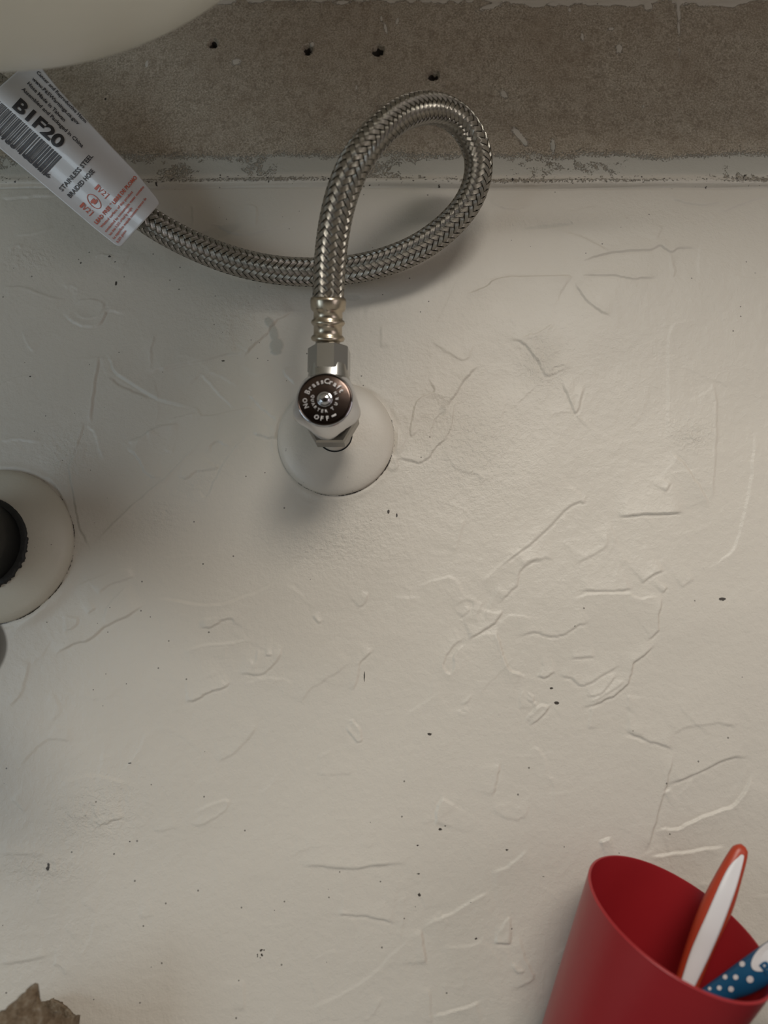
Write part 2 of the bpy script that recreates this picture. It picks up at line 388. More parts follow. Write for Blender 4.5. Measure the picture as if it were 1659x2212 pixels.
# centre left and below
S(C3((225, 415), (310, 370), (370, 355), (440, 300), (530, 255), (610, 200)), .7, 9, .6)
S(C3((610, 200), (680, 182), (860, 208), (1000, 180), (1150, 110), (1280, 0)), -.35, 9, .7, .1)
S(C3((410, 165), (460, 125), (570, 85)), .55, 6, .5)
S(C3((440, 290), (450, 220), (530, 120)), -.3, 5, .5)
S(C3((270, 315), (320, 295), (335, 255)), .5, 5, .5)
S(C3((370, 245), (405, 220)), .5, 4, .5)
S(C3((320, 130), (400, 95), (500, 60), (570, 70)), -.25, 8, .8)
S(C3((830, 300), (880, 298), (930, 270), (970, 268), (970, 290)), .5, 5, .5)
S(C3((830, 295), (850, 265), (910, 258)), -.25, 4, .5)
S(C3((760, 410), (830, 380), (950, 365), (1040, 350)), -.3, 5, .5, .2)
S(C3((770, 608), (820, 600), (870, 570), (930, 552), (965, 525)), .6, 6, .5)
S(C3((990, 490), (1090, 495), (1150, 440), (1180, 375)), .45, 6, .6)
S(C3((1250, 625), (1290, 560), (1350, 525), (1470, 440)), .25, 8, .6)
S(C3((1040, 430), (1060, 460), (1075, 380)), -.2, 3, .5, .2)
S(C3((1105, 418), (1130, 418)), .5, 3, .4)
S(C3((1470, 570), (1500, 480), (1500, 450), (1560, 390)), .45, 5, .5)
S(C3((1440, 700), (1470, 760), (1500, 778), (1505, 740), (1470, 690), (1440, 695)), .4, 3, .45, .15)
S(C3((900, 870), (1000, 800), (1080, 700)), .3, 9, .8)
S(C3((85, 880), (150, 810), (210, 765), (320, 775)), .25, 8, .7)
S(C3((40, 640), (100, 560), (130, 430)), .3, 6, .6)
S(C3((240, 980), (300, 935), (400, 915), (540, 950)), -.2, 6, .6, .1)
S(C3((400, 1130), (450, 1115), (520, 1090)), .5, 6, .5)
S(C3((800, 1090), (810, 1120), (860, 1115), (930, 1070), (950, 1020), (860, 1045), (800, 1080)), .25, 4, .5, .1)
S(C3((220, 560), (260, 640), (210, 700)), -.15, 8, .8)
S(C3((50, 1010), (110, 1070)), .3, 4, .5)
S(C3((0, 1240), (190, 1248)), .25, 5, .5)
S(C3((1250, 1300), (1320, 1290), (1500, 1300), (1659, 1275)), .25, 7, .6)
S(C3((1490, 220), (1520, 200), (1535, 150)), .35, 5, .5)
S(C3((1300, 250), (1330, 280), (1340, 265)), .4, 3, .5)
# right centre
S(C8((230, 370), (260, 335), (330, 328), (335, 370), (265, 430), (240, 410)), .25, 4, .5)
S(C8((265, 430), (330, 375)), .4, 4, .5)
S(C8((500, 370), (510, 400), (450, 470), (340, 540), (300, 550)), -.6, 6, .5)
S(C8((300, 545), (250, 570), (180, 650), (160, 720), (195, 765), (225, 730), (230, 650), (300, 570)), -.4, 4, .5, .2)
S(C8((400, 330), (370, 400), (360, 460)), -.25, 4, .5)
S(C8((500, 230), (440, 330), (400, 440)), .3, 5, .6)
S(C8((380, 220), (500, 110), (640, 0)), -.3, 8, .6)
S(C8((770, 85), (680, 95), (620, 150), (600, 230), (550, 280), (490, 350)), -.4, 6, .6)
S(C8((470, 490), (500, 590), (520, 660), (560, 740), (660, 780)), -.55, 6, .8, .25)
S(C8((480, 480), (540, 420), (600, 412), (700, 435)), -.2, 6, .6)
S(C8((600, 540), (700, 512), (790, 535), (870, 530), (960, 475), (1050, 440)), .35, 7, .6)
S(C8((720, 770), (760, 785), (830, 755)), .5, 6, .5)
S(C8((830, 755), (940, 800), (990, 835), (1080, 790), (1230, 705)), .35, 6, .5)
S(C8((975, 967), (1080, 935), (1200, 880), (1270, 800), (1300, 700), (1370, 640), (1440, 570)), .65, 5, .5)
S(C8((1010, 900), (1100, 880), (1200, 765)), .35, 4, .4)
S(C8((1030, 935), (1130, 885), (1250, 800)), .3, 3, .4, .15)
S(C8((1370, 570), (1440, 505), (1440, 430), (1470, 300)), .5, 6, .5)
S(C8((1470, 280), (1495, 245)), .5, 4, .5)
S(C8((1340, 225), (1400, 180), (1480, 140)), .5, 6, .6)
S(C8((970, 268), (1150, 265), (1260, 262), (1300, 235)), .4, 7, .6)
S(C8((920, 330), (1010, 290), (1250, 275), (1320, 310), (1470, 295)), -.3, 7, .6)
S(C8((655, 1060), (700, 1055), (780, 980), (785, 960), (740, 955), (660, 1030), (655, 1060)), .5, 5, .5, .15)
S(C8((655, 895), (690, 935), (698, 900), (660, 870)), .35, 3, .45, .2)
S(C8((620, 980), (615, 900), (650, 860)), -.25, 5, .6)
S(C8((260, 950), (300, 930), (320, 900), (270, 930)), .25, 3, .4, .1)
S(C8((265, 975), (300, 990), (270, 1000), (265, 975)), .2, 3, .4, .1)
S(C8((920, 670), (1070, 660)), .35, 4, .5)
S(C8((1030, 1100), (1035, 1030), (1050, 990), (1030, 975)), -.3, 4, .4)
S(C8((0, 245), (110, 200), (230, 195), (300, 320)), -.2, 8, .6)
S(C8((1240, 1100), (1400, 1165), (1540, 1215)), .5, 8, .7)
S(C8((1580, 250), (1659, 190)), .3, 6, .5)
S(C4((1150, 560), (1110, 730), (1050, 940), (990, 1130)), -.45, 9, .9, .15)
S(C4((1100, 750), (1300, 670), (1460, 595), (1560, 600)), .5, 9, .6)
S(C4((1090, 790), (1130, 765)), -.4, 4, .6)
S(C4((1040, 1010), (1090, 985), (1170, 985), (1300, 920), (1490, 845), (1590, 670)), -.6, 8, .6, .2)
S(C4((1130, 480), (1230, 430), (1430, 412), (1500, 450)), .25, 8, .6)
S(C4((740, 1055), (805, 1030)), -.7, 5, .6, .2)
S(C4((1010, 1140), (1150, 1120), (1440, 1075)), -.5, 8, .7, .15)
S(C4((370, 520), (430, 570), (455, 620), (455, 690), (500, 715)), -.2, 7, .6)
S(C4((165, 810), (185, 730), (200, 620)), .4, 6, .5)
S(C4((165, 820), (180, 890), (260, 930), (340, 915), (360, 830)), .2, 7, .6)
S(C4((900, 250), (900, 300), (890, 330)), .3, 5, .5)
S(C4((905, 340), (910, 440), (990, 480)), .15, 6, .6)
# bottom
S(C5((330, 383), (400, 365), (540, 385), (700, 365), (850, 358)), .3, 7, .6)
S(C5((500, 610), (520, 600), (640, 610), (780, 640)), .4, 8, .6)
S(C5((895, 665), (905, 740), (920, 840)), -.5, 7, .6)
S(C5((900, 660), (1030, 600), (1130, 540), (1230, 490)), -.3, 7, .6, .15)
S(C5((935, 940), (940, 1060), (945, 1118)), -.3, 6, .6)
S(C5((945, 1080), (1050, 1050), (1180, 1010)), -.35, 7, .6, .15)
S(C5((1240, 735), (1320, 738)), .6, 5, .5)
S(C5((1320, 738), (1310, 615), (1250, 700)), .3, 4, .5)
S(C5((1350, 690), (1380, 800), (1420, 900), (1320, 955)), -.3, 7, .7, .15)
S(C5((960, 180), (970, 100), (1000, 40)), -.4, 8, .8)
S(C5((60, 900), (65, 1060)), -.3, 7, .6)
S(C5((350, 1050), (600, 930), (850, 700)), -.2, 10, .8)
S(C5((990, 750), (1130, 745), (1200, 700)), -.2, 7, .6)
S(C5((1220, 400), (1300, 380), (1400, 290)), -.3, 8, .6, .1)
S([(0, 2083), (60, 2075), (110, 2063)], .3, 6, .6); S([(115, 2083), (135, 2090), (140, 2110)], .2, 5, .5)
S(C5((1320, 830), (1350, 870), (1380, 860)), .3, 2, .5, .3)
# many faint random trowel marks everywhere
for _ in range(150):
    u, v = rng.uniform(-40, 1700), rng.uniform(440, 2250); a = rng.uniform(-.9, .5) + (PI / 2 if rng.random() < .25 else 0); L = rng.uniform(25, 130); k = rng.uniform(-.5, .5)
    pts = [(u + math.cos(a + k * t) * L * t, v + math.sin(a + k * t) * L * t) for t in (0, .33, .66, 1)]
    S(pts, rng.choice([-1, 1]) * rng.uniform(.05, .16), rng.uniform(3, 7), .5, rng.uniform(-.02, .07))

# bare paper zone, ridge where the old backsplash was, screw holes
def zline(vs):                                           # z on the wall for a photo row, as a function of x
    (x0, z0), (x1, z1) = W(0, vs), W(1659, vs); return z0 + (GX - x0) / (x1 - x0) * (z1 - z0)
lower = zline(405); thin = zline(345); top = zline(12)
mm = .001
H += .0016 * fade((GZ - lower) / (.6 * mm)) * (1 - fade((GZ - lower - 25 * mm) / (60 * mm)))     # step down below the ridge
H += .0010 * np.exp(-((GZ - lower - 2.6 * mm) / (2.0 * mm)) ** 2)                                    # bead
H -= .0009 * np.exp(-((GZ - lower + .5 * mm) / (.5 * mm)) ** 2)                                      # crack
H += vnoise(.003, 21, 3) * .0005 * np.exp(-((GZ - lower - 3 * mm) / (4 * mm)) ** 2)
n1 = vnoise(.02, 31) + vnoise(.007, 32) * .6; n2 = vnoise(.012, 33) + vnoise(.004, 34) * .7
bare = fade((GZ - thin + n1 * 4 * mm + 4 * mm) / (11 * mm)) * (1 - fade((GZ - top + n2 * 5 * mm) / (3 * mm)))
bare *= np.clip(1 - .0 * GX, 0, 1)
rightpaint = fade((GX - W(1330, 330)[0]) / .06) * fade((zline(300) - GZ) / .012)      # the right end fades to thin paint later
bare = np.clip(bare - .25 * rightpaint * (vnoise(.02, 36) + .5), 0, 1)
band = np.exp(-((GZ - lower - 3.0 * mm) / (1.6 * mm)) ** 2) * np.clip((vnoise(.02, 35, 3) + .25) * 2, 0, 1); bare = np.maximum(bare, band * .75)
thinb = fade((GZ - lower) / (1 * mm)) * .10; bare = np.maximum(bare, thinb * (GZ < thin + .02))
bare = np.maximum(bare, .52 * np.clip(vnoise(.009, 37, 2.5) + vnoise(.003, 38) * .6 + .12, 0, .5) / .5 * (GZ > lower + 4 * mm) * (GZ < thin + .01))
dark = np.zeros_like(GX); dab = np.zeros_like(GX)
def chip(u, v, ru, rv, a=0):                             # fleck of paint left on the paper
    global bare, H
    q = blob(u, v, ru, rv, a); bare = bare * (1 - np.clip(q * 1.5 - .2, 0, 1)); H = H + .0003 * np.clip(q * 2 - .4, 0, 1)
for q in ((1338, 103, 8, 13, 0), (1258, 80, 4, 14, 0), (833, 65, 4, 18, .2), (824, 45, 3, 9, .2), (1466, 20, 5, 34, 0), (1467, 62, 3, 22, 0), (1469, 110, 1.8, 16, 0), (317, 138, 4, 12, 0),
          (1118, 293, 9, 24, .6), (1132, 310, 7, 14, .5), (1193, 318, 6, 18, 0), (770, 195, 3, 8, 0), (675, 100, 6, 8, 0), (1088, 205, 8, 14, .5), (858, 50, 4, 12, -.2), (1390, 230, 3, 6, 0), (1230, 22, 4, 6, 0),
          (510, 135, 12, 10, .5), (740, 10, 20, 6, 0), (1060, 15, 30, 8, .3), (1195, 10, 16, 7, 0), (1300, 8, 30, 6, 0), (1560, 8, 40, 6, 0), (1400, 12, 12, 14, 0), (1320, 62, 8, 5, 0)): chip(*q)
for u, v, r in ((461, 95, 9), (665, 112, 10), (817, 113, 11), (935, 165, 10), (823, 244, 11)):
    q = blob(u, v, r * 1.3, r * 1.35); jag = vnoise(.0018, int(u)) * 1.1; qq = np.clip(q * (1 + jag), 0, 1)
    H -= .0042 * fade((qq - .25) / .4); dark = np.maximum(dark, fade((qq - .3) / .35)); H += .0006 * np.exp(-((q - .25) / .12) ** 2) * (1 + 2 * jag) * (q > .05)
for u, v, ru, rv in ((1106, 392, 3, 7), (228, 215, 3, 4), (1460, 1487, 0, 0), (237, 555, 4, 3), (251, 612, 3, 7), (249, 566, 2, 3), (839, 1105, 3, 6), (857, 1113, 2.5, 5), (1203, 1519, 7, 4), (1192, 1487, 5, 2.5), (175, 568, 3, 3), (340, 402, 3, 5), (928, 1586, 6, 3),
                    (787, 1462, 1.5, 12), (282, 1648, 4, 2), (281, 1818, 4, 2), (1560, 1294, 9, 4), (483, 781, 5, 2), (66, 814, 3, 2), (105, 1871, 5, 12), (565, 2058, 0, 8), (903, 1887, 5, 3), (1174, 1893, 4, 2), (1028, 2027, 4, 3), (1017, 1948, 3, 2), (906, 1932, 5, 5), (951, 1791, 6, 3), (1095, 1836, 5, 3), (902, 1826, 5, 2), (14, 1320, 3, 5), (1450, 20, 0, 0)):
    if ru: dark = np.maximum(dark, np.clip(blob(u, v, ru, rv) * .95, 0, 1) * (.78 if v > 1780 else 1))
# scuffs where the ridge lost its paint
for _ in range(520):
    u = rng.uniform(-20, 1680); v = 392 + rng.normal(0, 6); dark = np.maximum(dark, blob(u, v, rng.uniform(2, 5), rng.uniform(1.5, 3)) * rng.uniform(.35, .8))
for _ in range(9): dark = np.maximum(dark, blob(rng.uniform(552, 576), rng.uniform(2050, 2068), 2.2, 2.6) * .8)
# runny grey drip of thick paint
for q in ((598, 748, 15, 16, 0), (592, 722, 9, 22, .25), (583, 700, 9, 14, .6), (597, 762, 12, 7, 0)):
    g = blob(*q); dab = np.maximum(dab, fade((g - .25) / .25)); 
H += .0005 * dab; H += .0006 * fade((blob(845, 1000, 14, 20, .5) - .3) / .3)
for q in ((762, 643, 20, 8, 0), (955, 888, 9, 11, 0), (1185, 488, 60, 5, .1), (470, 505, 60, 16, .3)):
    g = blob(*q); dab = np.maximum(dab, .35 * fade((g - .3) / .3)); H -= .0003 * fade((g - .3) / .3)
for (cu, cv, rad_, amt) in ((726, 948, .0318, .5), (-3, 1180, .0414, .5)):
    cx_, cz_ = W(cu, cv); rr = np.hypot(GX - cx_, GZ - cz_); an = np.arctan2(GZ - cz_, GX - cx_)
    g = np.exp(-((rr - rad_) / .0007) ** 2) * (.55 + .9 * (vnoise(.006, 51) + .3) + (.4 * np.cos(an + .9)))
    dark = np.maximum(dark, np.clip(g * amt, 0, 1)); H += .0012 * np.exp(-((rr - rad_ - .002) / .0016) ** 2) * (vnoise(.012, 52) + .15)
cx_, cz_ = W(-3, 1180); rr = np.hypot(GX - cx_, GZ - cz_); an = np.arctan2(GZ - cz_, GX - cx_)
H += .0022 * np.exp(-((rr - .0435) / .0035) ** 2) * np.exp(-((an + .85) / .45) ** 2)
dab = np.maximum(dab, .85 * fade((GZ - lower - 5 * mm) / (4 * mm)) * fade((zline(300) - GZ) / (6 * mm)))
# window of effect
mask = fade((GX + .262) / .006) * fade((.247 - GX) / .006) * fade((GZ - .300) / .006) * fade((.911 - GZ) / .006)
H *= mask; H = np.clip(H, -.006, .004); dark *= mask
nx, nz = GX.shape
verts = np.stack([GX, -H, GZ], -1).reshape(-1, 3)
idx = np.arange(nx * nz).reshape(nx, nz)
quads = np.stack([idx[:-1, :-1], idx[1:, :-1], idx[1:, 1:], idx[:-1, 1:]], -1).reshape(-1, 4)
me = bpy.data.meshes.new('wall_back')
me.vertices.add(len(verts)); me.vertices.foreach_set('co', verts.ravel())
me.loops.add(quads.size); me.loops.foreach_set('vertex_index', quads.ravel().astype(np.int32))
me.polygons.add(len(quads)); me.polygons.foreach_set('loop_start', np.arange(0, quads.size, 4, dtype=np.int32))
try: me.polygons.foreach_set('loop_total', np.full(len(quads), 4, dtype=np.int32))
except Exception: pass
me.polygons.foreach_set('use_smooth', np.ones(len(quads), bool))
me.update(calc_edges=True); me.validate()
for nme, arr in (('bare', bare), ('dark', dark), ('dab', dab), ('rugged', rug * mask)):
    a = me.attributes.new(nme, 'FLOAT', 'POINT'); a.data.foreach_set('value', arr.ravel().astype(np.float32))
me.materials.append(M['wall'])
wall = bpy.data.objects.new('wall_back', me); sc.collection.objects.link(wall); wall['kind'] = 'structure'
def wall_y(x, z):
    i = np.argmin(abs(X - x)); j = np.argmin(abs(Z - z)); return -H[i, j]

# rest of the room
def struct(name, lo, hi, mat):
    o = obj(name, *box(lo, hi), mat, smooth=False); o['kind'] = 'structure'; return o
struct('floor', (-1.25, -2.05, -.05), (1.25, .03, 0), M['floor'])
struct('ceiling', (-1.25, -2.05, 2.4), (1.25, .03, 2.45), M['room'])
struct('wall_left', (-1.25, -2.0, 0), (-1.2, .03, 2.4), M['room'])
struct('wall_right', (1.2, -2.0, 0), (1.25, .03, 2.4), M['room'])
struct('wall_front', (-1.2, -2.05, 0), (1.2, -2.0, 2.4), M['room'])
struct('added_dark_door', (-.5, -2.0, 0), (.5, -1.96, 2.05), M['wood'])  # added unseen, dark so the chrome handle face has something dark to mirror

# ------------------------------------------------------------------ sink
sx, sy, sz = -.1425, -.25, .8579; sa, sb_, sc_ = .1708, .165, .1962
sink = empty('sink', (sx, 0, .93)); tag(sink, 'off-white ceramic sink whose rounded underside fills the top left corner', 'sink')
V = []; Fc = []; nt = 96; rows = 40
for k in range(rows + 1):
    th = -PI / 2 + k / rows * (PI / 2 + .205)
    for i in range(nt):
        t = 2 * PI * i / nt; V.append((sx + sa * math.cos(th) * math.cos(t), min(sy + sb_ * math.cos(th) * math.sin(t), -.086), sz + sc_ * math.sin(th)))
for k in range(rows):
    for i in range(nt):
        j = (i + 1) % nt; Fc.append((k * nt + i, k * nt + j, (k + 1) * nt + j, (k + 1) * nt + i))
obj('basin', V, Fc, M['ceramic'], sink)
v, f = box((-.52, -.355, .898), (.40, -.002, .935)); o = obj('shading_deck', v, f, M['ceramic'], sink, smooth=False)  # unseen sink top, its depth set to shade the upper wall
mb = o.modifiers.new('bevel', 'BEVEL'); mb.width = .008; mb.segments = 3

# ------------------------------------------------------------------ valve
E0 = P(726, 948); x0, z0 = E0[0], E0[2]; OUT = np.array([0, -1., 0]); UP = np.array([0, 0, 1.])
def VP_(h, x=0, z=0): return np.array([x0 + x, -h, z0 + z])
plate = empty('wall_flange', VP_(0)); tag(plate, 'round white-painted flange plate flat on the wall behind the chrome valve', 'pipe flange')
v, f = lathe([(-.004, .0312), (.0022, .0316), (.0030, .0311), (.0045, .0285), (.0058, .023), (.0068, .016), (.0072, .0094), (.0050, .0092)], VP_(0), OUT, 128, caps=(True, False))
obj('disc', v, f, M['flange'], plate, autos=50)
v, f = lathe([(.0050, .0094), (.0071, .0094), (.0072, .0088), (.0050, .0087)], VP_(0), OUT, 64, caps=(False, False)); obj('dark_gap', v, f, M['gap'], plate)
pipe = tag(obj('supply_pipe', *lathe([(-.004, .0088), (.0065, .0088), (.0070, .0085), (.027, .0083)], VP_(0), OUT, 48), M['flange'], loc=VP_(0)), 'short white-painted pipe stub coming out of the small flange', 'pipe')

valve = empty('shutoff_valve', VP_(.045)); tag(valve, 'chrome angle stop valve with a round handle, its face coloured as a dark reflection, screwed to the pipe stub', 'valve')
H0 = .026
v, f = lathe([(H0, .0128), (H0 + .0012, .0140), (H0 + .0095, .0140), (H0 + .0110, .0130)], VP_(0), OUT, 6, ref=np.array([1., 0, 0])); obj('compression_nut', v, f, M['nut'], valve, smooth=False)
v, f = lathe([(H0 + .0110, .0095), (H0 + .017, .0095)], VP_(0), OUT, 48); obj('shadow_neck', v, f, M['gap'], valve)  # coloured black to give the shadow crescent between nut and handle
v, f = lathe([(H0 + .0150, .0085), (H0 + .0160, .0108), (H0 + .0250, .0108), (H0 + .027, .0100)], VP_(0, 0, .0), OUT, 48); obj('body', v, f, M['chrome_dull'], valve, autos=40)
# outlet: round flared barrel turning into a flat-sided collar at the top
hO = .046; V = []; Fc = []; n = 48
def sec(z, rx, ry, sq):
    for i in range(n):
        t = 2 * PI * i / n; c, s = math.cos(t), math.sin(t)
        e = 2 / sq; V.append(VP_(hO, 0, z) + np.array([rx * np.sign(c) * abs(c) ** e, -ry * np.sign(s) * abs(s) ** e, 0]))
prof = [(.000, .0140, .0118, 2), (.005, .0136, .0116, 2), (.010, .0122, .0110, 2.1), (.015, .0106, .0104, 2.3), (.0190, .0098, .0098, 2.6), (.022, .0094, .0094, 2.6), (.0225, .0070, .0070, 2)]
for q in prof: sec(*q)
for k in range(len(prof) - 1):
    for i in range(n):
        j = (i + 1) % n; Fc.append((k * n + i, k * n + j, (k + 1) * n + j, (k + 1) * n + i))
Fc.append(tuple(range((len(prof) - 1) * n, len(prof) * n)))
obj('outlet', V, Fc, M['chrome_dull'], valve, autos=35)
v, f = lathe([(.0190, .0100), (.0194, .0106), (.0312, .0106), (.0318, .0100), (.0320, .0078)], VP_(hO), UP, 8, ref=np.array([math.cos(.30), math.sin(.30), 0])); obj('outlet_collar', v, f, M['chrome_dull'], valve, smooth=False)
# handle
hH = .0520
def lob(t, k):
    a = [.0, .060, .075, .045, .012, 0, 0, 0][min(k, 7)]; return 1 + a * math.cos(5 * (t - PI / 2) + PI)
hp = [(hH - .0005, .0110), (hH, .0140), (hH + .0030, .0153), (hH + .0065, .0151), (hH + .0095, .0140), (hH + .0116, .0130), (hH + .0124, .0126), (hH + .0125, .0123), (hH + .0120, .0121)]
v, f = lathe(hp, VP_(0), OUT, 120, ref=np.array([1., 0, 0]), mod=lob, caps=(True, False)); handle = obj('handle', v, f, M['chrome'], valve, loc=VP_(hH), autos=50)
hf = hH + .0125
v, f = lathe([(hf - .0006, .0122), (hf - .0003, .0119), (hf - .0002, .0110), (hf - .0002, .0040)], VP_(0), OUT, 96, caps=(False, True)); obj('handle_face', v, f, M['face'], handle, autos=40, label='handle face with a dark brown reflection put into its colour')
v, f = lathe([(hf - .0003, .0036), (hf + .0004, .0037), (hf + .0009, .0032), (hf + .0007, .0029), (hf + .0013, .0026), (hf + .0018, .0016), (hf + .0019, .0006)], VP_(0), OUT, 48); obj('screw', v, f, M['chrome'], handle, label='domed silver screw in the centre of the handle')

# text ---------------------------------------------------------------
_cache = {}
def text_mesh(s, bold=0.0, res=2):
    k = (s, bold, res)
    if k in _cache: return _cache[k]
    cu = bpy.data.curves.new('t', 'FONT'); cu.body = s; cu.size = 1; cu.resolution_u = res; cu.offset = bold; cu.fill_mode = 'FRONT' if False else 'BOTH'
    o = bpy.data.objects.new('t', cu); sc.collection.objects.link(o); bpy.context.view_layer.update()
    m = bpy.data.meshes.new_from_object(o.evaluated_get(bpy.context.evaluated_depsgraph_get()))
    V = np.array([v.co[:] for v in m.vertices]).reshape(-1, 3)[:, :2]; Fs = [tuple(p.vertices) for p in m.polygons]
    bpy.data.objects.remove(o); bpy.data.curves.remove(cu); bpy.data.meshes.remove(m)
    _cache[k] = (V, Fs); return V, Fs
def char_on_arc(ch, R0, ang, size, flip=False, depth=.00055, bold=.03):
    """ang measured from +x toward +z on the wall; returns a raised letter on the handle face"""
    V, Fs = text_mesh(ch, bold)
    if len(V) == 0: return [], []
    V = V - [(V[:, 0].min() + V[:, 0].max()) / 2, .35]; V = V * size
    rad = np.array([math.cos(ang), math.sin(ang)]); tan = np.array([math.sin(ang), -math.cos(ang)])
    if flip: rad, tan = -rad, -tan; q = -R0
    else: q = R0
    pts = V[:, :1] * tan + (V[:, 1:] + q) * rad
    base = [VP_(hf - .00015, p[0], p[1]) for p in pts]; top_ = [VP_(hf - .00015 + depth, p[0], p[1]) for p in pts]; n = len(base)
    Fo = [tuple(i + n for i in q_) for q_ in Fs]
    ed = {}
    for q_ in Fs:
        for a, b in zip(q_, q_[1:] + q_[:1]): ed[(a, b)] = ed.get((a, b), 0) + 1
    for (a, b) in list(ed):
        if (b, a) not in ed: Fo.append((a, b, b + n, a + n))
    return base + top_, Fo
def arc_text(s, R0, a_mid, span, size, flip=False, bold=.02):
    out = []; m = len(s)
    for i, ch in enumerate(s):
        if ch == ' ': continue
        t = (i / (m - 1) - .5) if m > 1 else 0
        a = a_mid - span * t if not flip else a_mid + span * t
        out.append(char_on_arc(ch, R0, a, size, flip, bold=bold))
    return join(*out)
rd = math.radians
ms = [arc_text('BrassCraft', .0087, rd(92), rd(128), .0034), arc_text('QUARTER', .0056, rd(222), rd(112), .0019, True), arc_text('TURN', .0056, rd(350), rd(82), .0019, True),
      arc_text('OFF', .0091, rd(263), rd(32), .0029, True), arc_text('ON', .0090, rd(192), rd(17), .0029, True)]
v, f = join(*ms)
# the raised dash after OFF
dv = []
for t in range(10):
    a = rd(292 + t * 1.6)
    dv.append((a, .0088)); 
V = []; Fc = []
for a, r in dv:
    for rr in (r - .0004, r + .0004):
        for hh in (hf - .0002, hf + .0003): V.append(VP_(hh, rr * math.cos(a), rr * math.sin(a)))
for i in range(9):
    b = i * 4; Fc += [(b, b + 2, b + 6, b + 4), (b + 1, b + 3, b + 7, b + 5), (b, b + 1, b + 5, b + 4), (b + 2, b + 3, b + 7, b + 6)]
obj('raised_lettering', *join((v, f), (V, Fc)), M['letter'], handle, smooth=False, label='silver raised lettering around the handle face')

# ------------------------------------------------------------------ hose
HR = .0073
hp_ = [(708, 742, .0465), (708.5, 700, .050), (709, 655, .0545), (710, 600, .0600), (714, 550, .066), (721, 495, .0715), (735, 430, .077), (762, 360, .081), (806, 297, .080), (865, 248, .073), (930, 232, .061), (985, 252, .050), (1022, 300, .040), (1036, 350, .033),
       (1026, 408, .028), (1000, 455, .025), (957, 499, .022), (902, 537, .0195), (838, 564, .0175), (770, 581, .0165), (700, 588, .0165), (630, 587, .017), (560, 578, .018), (480, 556, .020), (400, 522, .0225), (322, 478, .026), (250, 420, .030), (160, 330, .035), (60, 240, .040), (-60, 150, .045), (-170, 60, .047), (-250, -20, .045), (-290, -110, .040)]
path = np.array([P(*q) for q in hp_]); path = catmull(path, 20); path, _ = resample(path, .002); path = smooth_path(path, 14); path, arc = resample(path, .0005)
FER = .0195                                             # length of the ferrule
hose = empty('supply_hose', path[0]); tag(hose, 'looped braided stainless steel water hose rising from the valve to the sink', 'hose')
T, E, G = frames(path)
k0 = int(FER / .0005)
def tube(c, e, g, r, n=32):
    V = []; Fc = []
    for i in range(len(c)):
        for k in range(n): t = 2 * PI * k / n; V.append(c[i] + r * (math.cos(t) * e[i] + math.sin(t) * g[i]))
    for i in range(len(c) - 1):
        for k in range(n): j = (k + 1) % n; Fc.append((i * n + k, i * n + j, (i + 1) * n + j, (i + 1) * n + k))
    return V, Fc
s8 = slice(k0 - 6, None, 5)
obj('inner_tube', *tube(path[s8], E[s8], G[s8], HR - .00075, 24), M['gap'], hose)
NS = 12; PITCH = .0415; HW = .00112
V = []; Fc = []; UV = []
Lh = arc[-1] - FER; us = [-1, -.55, 0, .55, 1]
ns = int(Lh / PITCH * 120)
for dirn in (1, -1):
    for q in range(NS):
        b0 = len(V)
        for i in range(ns + 1):
            s = FER + Lh * i / ns
            th = dirn * 2 * PI * (s - FER) / PITCH + 2 * PI * q / NS
            kx = 2 * NS * (s - FER) / PITCH               # crossing number; two over, two under, floats lined up along the hose
            wv = math.cos(PI / 2 * (2 * q + dirn * kx - .5))
            off = .00034 * max(-1, min(1, 1.7 * wv)) * dirn
            fi = s / .0005; i0_ = min(int(fi), len(path) - 2); a = fi - i0_
            c = path[i0_] * (1 - a) + path[i0_ + 1] * a; e = E[i0_] * (1 - a) + E[i0_ + 1] * a; g = G[i0_] * (1 - a) + G[i0_ + 1] * a; tt = T[i0_]
            al = math.atan2(2 * PI * HR, PITCH)          # angle from hose axis
            for uu in us:
                dth = uu * HW * math.cos(al) / HR * 1; ds = -dirn * uu * HW * math.sin(al)
                r = HR + off - .00016 * uu * uu
                ang = th + dth; V.append(c + tt * ds + r * (math.cos(ang) * e + math.sin(ang) * g)); UV.append((uu * .5 + .5, s * 100))
        for i in range(ns):
            for k in range(4):
                b = b0 + i * 5 + k; Fc.append((b, b + 1, b + 6, b + 5))
obj('braid', V, Fc, M['braid'], hose, uvs=UV, kind='stuff')
# ferrule along the first straight piece
ax = path[k0] - path[0]; ax /= np.linalg.norm(ax)
fp = [(.0, .0068), (.0004, .0078), (.0016, .0083), (.0026, .0078), (.0033, .0070), (.0072, .0069), (.0080, .0078), (.0090, .0083), (.0100, .0079), (.0106, .0071), (.0138, .0070), (.0146, .0080), (.0158, .0085), (.0190, .0087), (.0204, .0084), (.0208, .0076)]
v, f = lathe(fp, path[0] + ax * .0008, ax, 64); obj('ferrule', v, f, M['nickel'], hose, autos=60, label='warm nickel crimped ferrule with two raised ribs')
v, f = lathe([(-.004, .0060), (.002, .0060)], path[0], ax, 40); obj('nipple', v, f, M['chrome_dull'], hose)

